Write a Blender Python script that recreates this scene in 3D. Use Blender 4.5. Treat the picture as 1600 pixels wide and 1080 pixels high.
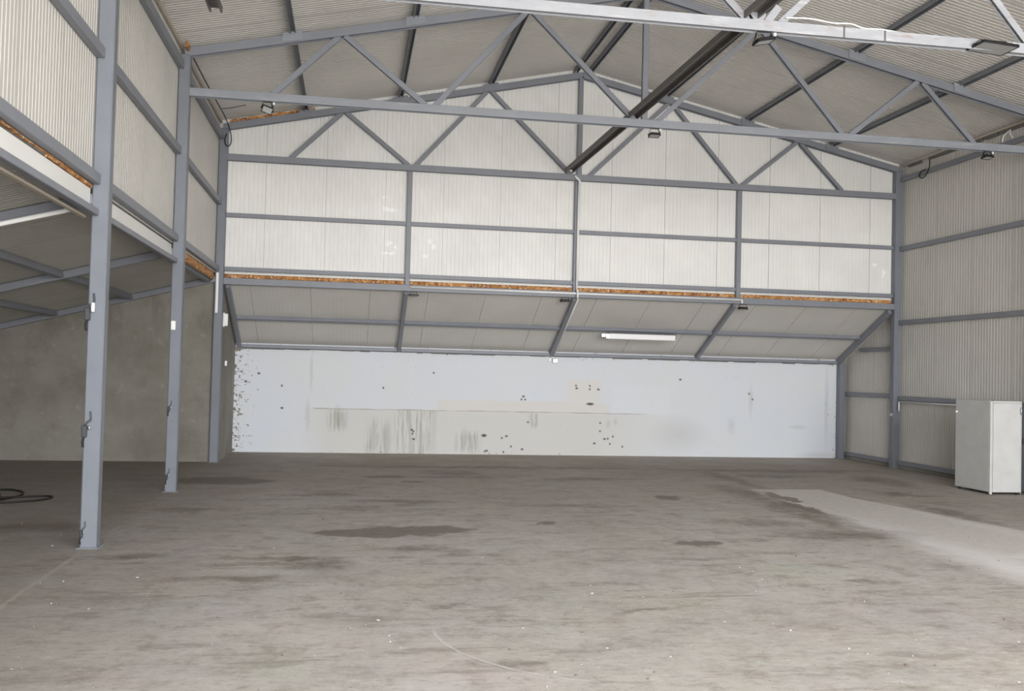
import bpy, bmesh, math, random
from mathutils import Vector, Matrix, noise
random.seed(7)
for o in list(bpy.data.objects):
    bpy.data.objects.remove(o)
COL = bpy.context.scene.collection
SC = bpy.context.scene
K = 0.7353            # all coordinates below are in survey units; one unit is K metres

# ------------------------------------------------------------------ camera
H = 2.2
def make_camera():
    yaw, pit, rol = math.radians(9.4626), math.radians(1.561), math.radians(1.43)
    fw = Vector((math.sin(yaw)*math.cos(pit), math.cos(yaw)*math.cos(pit), math.sin(pit)))
    r = Vector((math.cos(yaw), -math.sin(yaw), 0))
    u = r.cross(fw)
    r2 = r*math.cos(rol) + u*math.sin(rol)
    u2 = -r*math.sin(rol) + u*math.cos(rol)
    cd = bpy.data.cameras.new('camera')
    cd.sensor_width = 36; cd.sensor_fit = 'HORIZONTAL'
    cd.lens = 1506.03/1600*36
    cd.clip_start = 0.05; cd.clip_end = 300
    co = bpy.data.objects.new('camera', cd); COL.objects.link(co)
    m = Matrix((r2, u2, -fw)).transposed().to_4x4()
    m.translation = Vector((0, 0, H*K))
    co.matrix_world = m
    SC.camera = co
make_camera()

# ------------------------------------------------------------------ world, daylight, exposure
FRONT = -7.0                       # the hall is open towards the yard here, behind the picture
DOOR = (-2.6, 13.3, 0.0, 8.2)      # x0, x1, z0, z1 of the open front
SKY = (6.0, 9.0, 3.2, 3.6)       # rooflights before the picture's first truss: y0, y1 and distance from the ridge line
W = bpy.data.worlds.new('overcast_sky'); SC.world = W; W.use_nodes = True
nt = W.node_tree; nt.nodes.clear()
wo = nt.nodes.new('ShaderNodeOutputWorld'); wb = nt.nodes.new('ShaderNodeBackground')
tc = nt.nodes.new('ShaderNodeTexCoord'); sx = nt.nodes.new('ShaderNodeSeparateXYZ')
mr = nt.nodes.new('ShaderNodeValToRGB')
nt.links.new(tc.outputs['Generated'], sx.inputs[0]); nt.links.new(sx.outputs[2], mr.inputs[0])
mr.color_ramp.elements[0].position = 0.0; mr.color_ramp.elements[0].color = (0.85, 0.83, 0.80, 1)    # bright yard
mr.color_ramp.elements[1].position = 0.06; mr.color_ramp.elements[1].color = (1.15, 1.17, 1.20, 1)   # hazy horizon
e = mr.color_ramp.elements.new(0.7); e.color = (0.78, 0.83, 0.92, 1)
nt.links.new(mr.outputs[0], wb.inputs[0]); wb.inputs[1].default_value = 6.5
nt.links.new(wb.outputs[0], wo.inputs[0])
def portal(name, w, h, loc, rot):          # light portals: they only guide the sampling of the sky through an opening
    pl = bpy.data.lights.new(name, 'AREA'); pl.shape = 'RECTANGLE'
    pl.size = w*K; pl.size_y = h*K; pl.cycles.is_portal = True
    o = bpy.data.objects.new(name, pl); COL.objects.link(o)
    o.location = Vector(loc)*K; o.rotation_euler = rot
portal('front_daylight', DOOR[1]-DOOR[0], DOOR[3], ((DOOR[0]+DOOR[1])/2, FRONT-.12, DOOR[3]/2), (math.radians(90), 0, 0))
SC.view_settings.view_transform = 'Standard'; SC.view_settings.look = 'None'
SC.view_settings.gamma = 1.0; SC.view_settings.use_curve_mapping = False
SC.view_settings.exposure = 1.30

# ------------------------------------------------------------------ survey
Y1, Y2, Y3, Y4 = 12.03, 17.26, 22.48, 25.26
YF = [1.57, 6.80, Y1, Y2, Y3]
XL, XR, XM = -2.89, 13.56, 5.335
PW = 0.19                          # column section
def zb(x):                         # underside of a truss top chord
    return 7.54 + 0.2177*(min(x, 2*XM-x)+2.89)
CH = 0.15                          # chord height
ROOF = 0.27                        # roof underside above zb

# ------------------------------------------------------------------ material helpers
class NT:
    def __init__(s, name):
        s.m = bpy.data.materials.new(name); s.m.use_nodes = True
        s.t = s.m.node_tree; s.t.nodes.clear()
        s.out = s.n('ShaderNodeOutputMaterial'); s.b = s.n('ShaderNodeBsdfPrincipled')
        s.l(s.b.outputs[0], s.out.inputs[0])
        s.tc = s.n('ShaderNodeTexCoord').outputs['Object']
        g = s.n('ShaderNodeNewGeometry'); s.pos = g.outputs['Position']
    def n(s, t): return s.t.nodes.new(t)
    def l(s, a, b): s.t.links.new(a, b)
    def put(s, sock, v):
        if isinstance(v, bpy.types.NodeSocket): s.l(v, sock)
        else: sock.default_value = v
    def math(s, op, a, b=0.0, c=0.0, clamp=False):
        n = s.n('ShaderNodeMath'); n.operation = op; n.use_clamp = clamp
        s.put(n.inputs[0], a); s.put(n.inputs[1], b); s.put(n.inputs[2], c); return n.outputs[0]
    def vec(s, op, a, b=(0, 0, 0)):
        n = s.n('ShaderNodeVectorMath'); n.operation = op
        s.put(n.inputs[0], a); s.put(n.inputs[1], b)
        return n.outputs['Value'] if op in ('LENGTH', 'DISTANCE', 'DOT_PRODUCT') else n.outputs['Vector']
    def noise(s, scale, vec=None, detail=4, rough=0.6, sc=(1, 1, 1), color=False, dist=0.0):
        v = vec if vec is not None else s.pos
        if sc != (1, 1, 1): v = s.vec('MULTIPLY', v, sc)
        n = s.n('ShaderNodeTexNoise'); n.inputs['Scale'].default_value = scale
        n.inputs['Detail'].default_value = detail; n.inputs['Roughness'].default_value = rough
        n.inputs['Distortion'].default_value = dist
        s.l(v, n.inputs['Vector']); return n.outputs['Color' if color else 'Fac']
    def rng(s, v, a, b, c=0.0, d=1.0):
        n = s.n('ShaderNodeMapRange'); n.clamp = True
        s.put(n.inputs[0], v)
        for i, q in enumerate((a, b, c, d)): n.inputs[i+1].default_value = q
        return n.outputs[0]
    def mix(s, f, a, b, mode='MIX'):
        n = s.n('ShaderNodeMix'); n.data_type = 'RGBA'; n.blend_type = mode
        s.put(n.inputs[0], f)
        s.put(n.inputs[6], a if not isinstance(a, tuple) else (*a, 1)); s.put(n.inputs[7], b if not isinstance(b, tuple) else (*b, 1))
        return n.outputs[2]
    def sep(s, v):
        n = s.n('ShaderNodeSeparateXYZ'); s.l(v, n.inputs[0]); return n.outputs
    def bump(s, h, strength=0.3, dist=0.01):
        n = s.n('ShaderNodeBump'); n.inputs['Strength'].default_value = strength; n.inputs['Distance'].default_value = dist
        s.l(h, n.inputs['Height']); s.l(n.outputs[0], s.b.inputs['Normal'])
    def set(s, color=None, rough=0.6, metal=0.0, spec=0.5):
        if color is not None: s.put(s.b.inputs['Base Color'], (*color, 1) if isinstance(color, tuple) else color)
        s.put(s.b.inputs['Roughness'], rough); s.b.inputs['Metallic'].default_value = metal
        s.b.inputs['Specular IOR Level'].default_value = spec
        return s.m
    def ell(s, P, cx, cy, rx, ry, soft=0.25):
        """1 inside an ellipse of the plane coordinates P (x, y in survey units)"""
        v = s.vec('SUBTRACT', P, (cx, cy, 0)); v = s.vec('MULTIPLY', v, (1/rx, 1/ry, 0))
        return s.rng(s.vec('LENGTH', v), 1+soft, 1-soft)
    def maxs(s, L):
        r = L[0]
        for q in L[1:]: r = s.math('MAXIMUM', r, q)
        return r
    def box(s, x, a, b, e=0.02):
        return s.math('MULTIPLY', s.rng(x, a-e, a+e), s.rng(x, b+e, b-e))

def steel(name, c, scuff=0.0, rough=0.45, th=.60):
    t = NT(name)
    n = t.noise(3.5, detail=5); col = t.mix(t.rng(n, .35, .7), c, tuple(q*0.90 for q in c))
    if scuff:
        s = t.noise(9, sc=(0.35, 1, 2.5), detail=6, rough=0.7)
        col = t.mix(t.rng(s, th, th+.07, 0, scuff), col, (0.33, 0.25, 0.22))
        s2 = t.noise(5, sc=(0.3, 1, 3), detail=6, rough=0.75)
        col = t.mix(t.rng(s2, .56, .70, 0, scuff), col, (0.72, 0.72, 0.72))
    t.bump(t.noise(60, detail=2), 0.08, 0.002)
    return t.set(col, rough, 0.0, 0.4)
STEEL = steel('grey_painted_steel', (0.235, 0.248, 0.280))
STEEL_SHADED = steel('grey_steel_shade_darkened', (0.195, 0.210, 0.240))  # same paint as STEEL, darkened to stand in for shade on the columns
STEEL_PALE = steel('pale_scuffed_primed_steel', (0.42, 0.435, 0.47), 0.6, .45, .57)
STEEL_SCUFF = steel('grey_scuffed_steel', (0.265, 0.280, 0.312), 0.18)
DARK = steel('dark_brown_galvanised_channel', (0.150, 0.140, 0.130), 0.0, 0.5)
BLACKM = NT('black_paint').set((0.012, 0.012, 0.013), 0.45)
RUBBER = NT('black_rubber').set((0.008, 0.007, 0.007), 0.6)
WHITEP = NT('white_plastic').set((0.86, 0.86, 0.85), 0.35)
GALV = NT('galvanised_metal').set((0.55, 0.56, 0.57), 0.35, 0.7)
GLASS = NT('pale_floodlight_glass').set((0.38, 0.38, 0.38), 0.15)
BEIGE = NT('beige_edge_trim').set((0.50, 0.44, 0.36), 0.5)
DKGREY = NT('dark_grey_metal').set((0.055, 0.06, 0.065), 0.4)
ENAMEL = NT('white_enamel')
_n = ENAMEL.noise(4, detail=4)
ENAMEL.set(ENAMEL.mix(ENAMEL.rng(_n, .4, .75), (0.56, 0.56, 0.545), (0.51, 0.50, 0.485)), 0.4)
ENAMEL = ENAMEL.m

def cladding(name, c, grime=0.12):
    t = NT(name)
    a = t.noise(0.9, detail=3); b = t.noise(2.0, sc=(1, 1, 0.25), detail=5)
    col = t.mix(t.rng(a, .3, .7), c, tuple(q*(1-grime) for q in c))
    col = t.mix(t.rng(b, .55, .8, 0, .25), col, tuple(q*k for q, k in zip(c, (.86, .83, .80))))
    return t.set(col, 0.42, 0.0, 0.4)
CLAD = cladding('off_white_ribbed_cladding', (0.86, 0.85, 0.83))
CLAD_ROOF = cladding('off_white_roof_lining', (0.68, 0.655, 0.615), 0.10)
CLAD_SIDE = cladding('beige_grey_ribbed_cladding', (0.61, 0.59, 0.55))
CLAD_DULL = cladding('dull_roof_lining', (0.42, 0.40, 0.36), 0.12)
def gable_cladding():
    m = cladding('gable_ribbed_cladding', (0.86, 0.85, 0.83)); t = NT.__new__(NT); t.m = m; t.t = m.node_tree
    t.b = [n for n in t.t.nodes if n.type == 'BSDF_PRINCIPLED'][0]
    g = t.n('ShaderNodeNewGeometry'); t.pos = g.outputs['Position']
    P = t.vec('MULTIPLY', t.pos, (1/K, 1/K, 1/K)); n = t.noise(9, vec=P, detail=3, color=True)
    x, _, z = t.sep(P)[:3]; c = t.n('ShaderNodeCombineXYZ'); t.l(x, c.inputs[0]); t.l(z, c.inputs[1])
    Q = t.vec('ADD', c.outputs[0], t.vec('MULTIPLY', t.vec('SUBTRACT', n, (.5, .5, .5)), (.25, .2, 0)))
    S = [(.80, 5.92, .16, .035), (.68, 5.97, .05, .03), (.66, 6.22, .06, .03), (.8, 5.14, .06, .06), (.78, 4.90, .16, .025), (.95, 5.05, .03, .03), (1.75, 5.22, .05, .05), (1.84, 5.10, .04, .06), (1.66, 4.88, .06, .03), (13.1, 5.15, .05, .05), (13.35, 4.95, .04, .1)]
    m_ = t.maxs([t.ell(Q, a, b, cc, d, .4) for a, b, cc, d in S])
    old = t.b.inputs['Base Color'].links[0].from_socket
    t.l(t.mix(m_, old, (0.95, 0.95, 0.94)), t.b.inputs['Base Color'])
    return m
CLAD_GABLE = gable_cladding()
BOARD = cladding('plain_white_flashing', (0.84, 0.835, 0.81), 0.06)

def foam():
    t = NT('raw_orange_foam')
    a = t.noise(10, detail=4, rough=.7); b = t.noise(30, detail=3)
    col = t.mix(t.rng(a, .35, .62), (0.22, 0.075, 0.025), (0.62, 0.30, 0.09))
    col = t.mix(t.rng(b, .54, .64), col, (0.80, 0.58, 0.36))
    t.bump(a, 0.8, 0.03)
    return t.set(col, 0.85)
FOAM = foam()

def raw_concrete():
    t = NT('raw_grey_brown_concrete')
    P = t.pos
    a = t.noise(0.7, detail=6, rough=.6); b = t.noise(2.2, detail=6, rough=.65); c = t.noise(1.6, sc=(2.2, 2.2, .35), detail=5)
    col = t.mix(t.rng(a, .35, .68), (0.20, 0.185, 0.155), (0.31, 0.295, 0.26))
    col = t.mix(t.rng(b, .50, .68, 0, .5), col, (0.17, 0.15, 0.125))
    z = t.sep(P)[2]
    damp = t.math('MULTIPLY', t.rng(c, .52, .62), t.rng(z, 1.6, 2.9))
    col = t.mix(t.math('MULTIPLY', damp, .45), col, (0.10, 0.09, 0.08))
    col = t.mix(t.rng(t.noise(5, detail=6), .60, .72, 0, .35), col, (0.42, 0.40, 0.37))
    t.bump(t.noise(14, detail=5), 0.25, 0.01)
    return t.set(col, 0.85)
RAW = raw_concrete()

def white_wall():
    t = NT('whitewashed_concrete')
    P = t.vec('MULTIPLY', t.pos, (1/K, 1/K, 1/K))
    n = t.noise(2.0, vec=P, detail=5, color=True)
    Pw = t.vec('ADD', P, t.vec('MULTIPLY', t.vec('SUBTRACT', n, (.5, .5, .5)), (.10, 0, .05)))
    x, _, z = t.sep(Pw)[:3]
    XZ = t.n('ShaderNodeCombineXYZ'); t.l(x, XZ.inputs[0]); t.l(z, XZ.inputs[1]); XZ = XZ.outputs[0]
    xr, _, zr = t.sep(P)[:3]
    XZr = t.n('ShaderNodeCombineXYZ'); t.l(xr, XZr.inputs[0]); t.l(zr, XZr.inputs[1]); XZr = XZr.outputs[0]
    col = t.mix(t.rng(t.noise(.8, vec=P, detail=4), .35, .65), (0.69, 0.72, 0.775), (0.70, 0.72, 0.735))
    # warmer repainted lower half
    low = t.math('MULTIPLY', t.math('MULTIPLY', t.rng(z, 1.18, 1.12), t.math('MULTIPLY', t.rng(x, -1.3, -.5), t.rng(x, 9.5, 6.5))), .85)
    low2 = t.math('MULTIPLY', t.box(z, 1.1, 1.42), t.box(x, 2.3, 6.9, .1))
    patch = t.math('MULTIPLY', t.box(z, 1.4, 2.02), t.box(x, 5.75, 6.65))
    patch2 = t.math('MULTIPLY', t.math('MULTIPLY', t.box(z, 1.10, 1.9, .03), t.box(x, 7.0, 8.6, .05)), .35)
    col = t.mix(low, col, (0.65, 0.64, 0.605))
    col = t.mix(t.math('MULTIPLY', low2, .8), col, (0.71, 0.68, 0.64))
    col = t.mix(t.math('MULTIPLY', patch, .8), col, (0.73, 0.705, 0.67))
    col = t.mix(patch2, col, (0.74, 0.76, 0.79))
    # horizontal day joint with grime
    j = t.math('MULTIPLY', t.box(z, 1.125, 1.145, .012), t.box(x, -.9, 8.0))
    j = t.math('MULTIPLY', j, t.rng(t.noise(1.7, vec=P), .38, .60, .25, .9))
    col = t.mix(j, col, (0.30, 0.26, 0.22))
    # vertical smears
    sm = t.maxs([t.ell(XZ, -.98, 2.1, .035, .45, .5), t.ell(XZ, -1.05, .95, .05, .35, .6)])
    col = t.mix(t.math('MULTIPLY', sm, .35), col, (0.45, 0.44, 0.42))
    dr = t.noise(9, vec=P, sc=(1.6, 1, .12), detail=5, rough=.7)
    reg = t.maxs([t.math('MULTIPLY', t.box(x, 1.15, 2.2, .12), t.rng(z, .0, 1.1, .7, 1)),
                  t.math('MULTIPLY', t.box(x, -.55, -.1, .1), t.box(z, .6, 1.12, .1)),
                  t.math('MULTIPLY', t.box(x, .45, 1.0, .1), t.box(z, .0, .85, .15)),
                  t.math('MULTIPLY', t.box(x, 2.8, 3.4, .1), t.box(z, .05, .55, .1)),
                  t.math('MULTIPLY', t.box(x, 4.75, 4.95, .05), t.box(z, .75, 1.12, .06))])
    reg = t.math('MULTIPLY', reg, t.rng(z, 1.14, 1.10))
    col = t.mix(t.math('MULTIPLY', t.math('MULTIPLY', reg, t.rng(dr, .44, .62)), .62), col, (0.29, 0.27, 0.23))
    st = t.maxs([t.ell(XZ, -.30, .95, .10, .22, .5), t.ell(XZ, .62, .42, .10, .28, .6), t.ell(XZ, .98, .40, .09, .35, .7), t.ell(XZ, 3.0, .4, .08, .22, .7)])
    col = t.mix(t.math('MULTIPLY', st, .38), col, (0.36, 0.34, 0.30))
    fs = t.maxs([t.ell(XZ, 10.95, 1.55, .05, .35, .7), t.ell(XZ, 12.35, .85, .18, .05, .7), t.ell(XZ, 10.4, .85, .10, .16, .8), t.ell(XZ, 13.2, 1.5, .05, .9, .6), t.ell(XZ, 12.95, .06, .5, .08, .6), t.ell(XZ, 8.9, .6, .5, .3, .9), t.ell(XZ, 6.9, .85, .06, .10, .6), t.ell(XZ, 7.1, .92, .05, .08, .6)])
    col = t.mix(t.math('MULTIPLY', fs, .28), col, (0.38, 0.36, 0.33))
    # chips and holes
    holes = [(1.62, .62), (1.66, .58), (1.64, .52), (1.67, .38), (3.5, .50), (4.0, .44), (4.12, .49), (4.69, .87), (4.25, .22), (4.55, .15), (3.55, .08), (4.05, .07), (3.6, .10),
             (2.15, 2.12), (5.98, 1.87), (6.0, 1.80), (6.36, 1.87), (6.36, 1.78), (6.6, 1.78), (6.67, .88), (6.67, .66), (6.80, .45), (6.89, .46), (7.03, .52), (6.52, .33), (6.95, .32),
             (7.30, .25), (-1.7, 1.13), (-1.72, 1.7), (.85, 1.7), (8.9, 2.1), (10.9, 1.75), (11.0, 1.6), (4.55, 1.55), (4.6, 1.47), (4.5, 1.47), (-2.3, 2.0)]
    hs = [t.ell(XZr, a, b, .024 if i % 3 else .036, .026, .45) for i, (a, b) in enumerate(holes)]
    hs.append(t.ell(XZr, 6.38, 1.385, .10, .035, .3))
    hs.append(t.ell(XZr, 3.52, .50, .07, .04, .3))
    col = t.mix(t.math('MULTIPLY', t.maxs(hs), .9), col, (0.045, 0.04, 0.035))
    # peeling left edge, worn foot, ragged right edge
    ch = t.noise(11, vec=P, detail=5, rough=.7)
    edge = t.maxs([t.rng(xr, -2.2, -2.86, 0, .16), t.math('MULTIPLY', t.rng(zr, .10, .0, 0, .10), t.rng(xr, 9.0, 3.0)), t.math('MULTIPLY', t.math('MULTIPLY', t.rng(xr, 13.1, 13.5, 0, .10), 1.0), t.rng(zr, 1.9, 1.6)),
                   t.rng(zr, 2.52, 2.62, 0, .08)])
    chip = t.rng(t.math('ADD', ch, edge), .69, .715)
    col = t.mix(chip, col, (0.20, 0.17, 0.13))
    t.bump(t.math('SUBTRACT', t.noise(9, vec=P, detail=5), chip), 0.25, 0.01)
    return t.set(col, 0.7)
WHITEWALL = white_wall()

def floor_mat():
    t = NT('worn_concrete_floor')
    P = t.vec('MULTIPLY', t.pos, (1/K, 1/K, 1/K))
    n = t.noise(1.1, vec=P, detail=6, rough=.65, color=True)
    n2 = t.noise(4.5, vec=P, detail=4, color=True)
    Pw = t.vec('ADD', P, t.vec('MULTIPLY', t.vec('SUBTRACT', n, (.5, .5, .5)), (.9, .9, 0)))
    Pw = t.vec('ADD', Pw, t.vec('MULTIPLY', t.vec('SUBTRACT', n2, (.5, .5, .5)), (.35, .25, 0)))
    x, y, _ = t.sep(P)[:3]
    big = t.noise(.22, vec=P, detail=5, rough=.6); mid = t.noise(.9, vec=P, detail=7, rough=.68); fine = t.noise(7, vec=P, detail=6, rough=.7)
    hue = t.noise(.55, vec=P, detail=4)
    col = t.mix(t.rng(big, .36, .64), (0.425, 0.395, 0.357), (0.515, 0.492, 0.460))
    col = t.mix(t.rng(hue, .42, .66, 0, .5), col, (0.455, 0.415, 0.395))
    col = t.mix(t.rng(mid, .50, .70, 0, .50), col, (0.300, 0.270, 0.235))
    col = t.mix(t.rng(mid, .46, .34, 0, .45), col, (0.53, 0.515, 0.485))
    col = t.mix(t.rng(fine, .52, .72, 0, .42), col, (0.285, 0.255, 0.225))
    col = t.mix(t.rng(fine, .44, .30, 0, .45), col, (0.58, 0.565, 0.535))
    mot = t.noise(2.4, vec=P, detail=8, rough=.75)
    col = t.mix(t.rng(mot, .52, .64, 0, .60), col, (0.270, 0.235, 0.200))
    col = t.mix(t.rng(mot, .47, .33, 0, .50), col, (0.56, 0.545, 0.52))
    streak = t.noise(1.9, vec=P, sc=(.32, 1.5, 1), detail=8, rough=.72)
    col = t.mix(t.rng(streak, .55, .62, 0, .55), col, (0.250, 0.218, 0.188))
    col = t.mix(t.rng(streak, .44, .32, 0, .35), col, (0.56, 0.54, 0.50))
    tint = t.noise(.8, vec=P, detail=5, color=True)
    col = t.mix(.13, col, t.mix(1.0, col, t.mix(.6, (1.0, 1.0, 1.0), t.vec('MULTIPLY', tint, (2, 2, 2))), 'MULTIPLY'))
    ring = t.noise(.5, vec=P, detail=8, rough=.75, dist=1.2)
    col = t.mix(t.math('MULTIPLY', t.box(ring, .495, .505, .008), .22), col, (0.20, 0.17, 0.15))
    # dirtier towards the far bays, darker along the annex
    f2 = t.noise(13, vec=P, sc=(.6, 1.3, 1), detail=6, rough=.75)
    col = t.mix(t.rng(f2, .55, .66, 0, .55), col, (0.235, 0.205, 0.175))
    col = t.mix(t.rng(f2, .43, .34, 0, .45), col, (0.64, 0.62, 0.585))
    pt = t.noise(1.15, vec=P, sc=(.5, 1.2, 1), detail=9, rough=.8, dist=.4)
    col = t.mix(t.rng(pt, .575, .625, 0, .55), col, (0.225, 0.188, 0.158))
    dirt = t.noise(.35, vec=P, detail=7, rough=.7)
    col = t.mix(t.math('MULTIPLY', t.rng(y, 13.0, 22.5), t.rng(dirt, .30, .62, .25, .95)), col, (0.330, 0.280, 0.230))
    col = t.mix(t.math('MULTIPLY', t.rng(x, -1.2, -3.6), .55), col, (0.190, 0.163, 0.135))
    # refilled trench along the right side
    right = t.math('ADD', 9.32, t.math('MULTIPLY', t.rng(y, 16.8, 10.0), 1.3))
    wv = t.math('MULTIPLY', t.math('SUBTRACT', t.noise(1.6, vec=P, detail=5), .5), .35)
    m = t.math('MULTIPLY', t.rng(t.math('ADD', x, wv), 7.72, 7.80), t.math('MULTIPLY', t.rng(t.math('SUBTRACT', x, right), .03, -.03), t.rng(y, 18.08, 18.0)))
    tr = t.mix(t.rng(fine, .35, .7), (0.68, 0.65, 0.62), (0.59, 0.555, 0.525))
    col = t.mix(t.math('MULTIPLY', m, .9), col, tr)
    # cement dust on its edge
    du = t.maxs([t.math('MULTIPLY', t.ell(Pw, 7.85, 10.9, .40, 2.9, .6), .9), t.math('MULTIPLY', t.ell(Pw, 9.7, 13.2, .22, 2.2, .7), .5), t.ell(Pw, 8.6, 11.2, .9, .12, .7)])
    col = t.mix(t.math('MULTIPLY', du, t.rng(mid, .30, .62, .55, 1.0)), col, (0.74, 0.725, 0.71))
    # stains: soaked, darker concrete
    S = [(.35, 13.05, .85, .30), (1.05, 13.3, .75, .26), (-2.35, 19.0, .95, .55), (.86, 19.8, .40, .20), (1.25, 19.0, .22, .16),
         (4.55, 12.2, .34, .16), (2.86, 13.91, .12, .16), (5.75, 16.73, .20, .32), (7.95, 16.9, .16, .75), (7.62, 15.5, .20, .9),
         (2.2, 20.8, .55, .5), (-2.5, 15.3, .3, .2), (-2.42, 11.5, .35, .14), (.78, 11.9, .45, .12), (1.3, 11.75, .25, .1), (7.45, 17.3, .35, 1.3), (7.4, 15.0, .35, 1.6), (8.15, 19.9, .22, 1.6),
         (10.6, 17.3, .35, .35), (10.0, 14.8, .25, 1.0), (-1.3, 10.4, .5, .12), (-.6, 11.4, .7, .1), (-.3, 11.0, .35, .3), (.15, 15.3, .4, .3), (-4.1, 13.6, .8, .35),
         (5.7, 9.9, .3, .1), (11.6, 19.6, .4, .9), (9.2, 20.4, 1.0, .4), ]
    F = S[10:]; S = S[:10]
    st = t.maxs([t.ell(Pw, a, b, c, d, .14) for a, b, c, d in S])
    F += [(1.0, 8.95, .25, .05), (2.7, 8.75, .22, .06), (1.2, 7.25, .2, .1), (3.6, 15.7, .7, .2), (7.0, 12.8, .9, .5), (6.2, 13.9, .5, .3), (2.4, 19.9, .8, .3), (-.2, 17.0, .5, .25), (.9, 16.2, .7, .25), (4.8, 19.6, .9, .25), (9.8, 21.6, 2.2, .3), (3.0, 21.9, 3.5, .25)]
    st2 = t.maxs([t.ell(Pw, a, b, c, d, .5) for a, b, c, d in F])
    st = t.math('MAXIMUM', st, t.math('MULTIPLY', st2, t.rng(mot, .36, .56, .25, .85)))
    col = t.mix(t.math('MULTIPLY', st, t.rng(fine, .3, .7, .92, .70)), col, (0.150, 0.122, 0.095))
    # slab joint under the annex columns, scraped line, arc scratches
    wob = t.math('MULTIPLY', t.math('SUBTRACT', t.noise(3, vec=P), .5), .12)
    j = t.math('MULTIPLY', t.box(t.math('ADD', x, wob), -3.02, -2.99, .02), t.rng(y, 12.0, 11.3, .15, .65))
    col = t.mix(j, col, (0.50, 0.45, 0.38))
    jl = t.math('MULTIPLY', t.box(t.math('ADD', x, wob), 8.34, 8.36, .02), t.math('MULTIPLY', t.rng(y, 18.1, 18.2), .5))
    col = t.mix(jl, col, (0.13, 0.11, 0.09))
    for (cx, cy, r, w, x0, x1, y0, y1, k) in [(2.35, 8.25, 1.60, .014, .55, 1.75, 6.2, 8.2, .8), (2.35, 8.25, 1.66, .008, .55, 1.75, 6.2, 7.6, .5), (-1.2, 4.0, 3.9, .010, -.9, .2, 6.5, 9, .35)]:
        d = t.vec('LENGTH', t.vec('MULTIPLY', t.vec('SUBTRACT', P, (cx, cy, 0)), (1, 1, 0)))
        d = t.math('ADD', d, t.math('MULTIPLY', t.math('SUBTRACT', t.noise(6, vec=P), .5), .05))
        a = t.math('MULTIPLY', t.box(d, r-w, r+w, .008), t.math('MULTIPLY', t.box(x, x0, x1, .1), t.box(y, y0, y1, .1)))
        col = t.mix(t.math('MULTIPLY', a, t.math('MULTIPLY', t.rng(fine, .25, .6), k)), col, (0.62, 0.61, 0.60))
    # grit
    g = t.noise(38, vec=P, detail=2, rough=.5)
    col = t.mix(t.rng(g, .71, .74, 0, .7), col, (0.62, 0.60, 0.56))
    col = t.mix(t.rng(g, .285, .26, 0, .7), col, (0.10, 0.085, 0.07))
    t.bump(t.math('ADD', t.noise(5, vec=P, detail=7, rough=.7), t.math('MULTIPLY', g, .4)), 0.30, 0.012)
    t.set(col, t.rng(st, 0, 1, .78, .6), 0.0, 0.35)
    return t.m
FLOOR = floor_mat()

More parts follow.
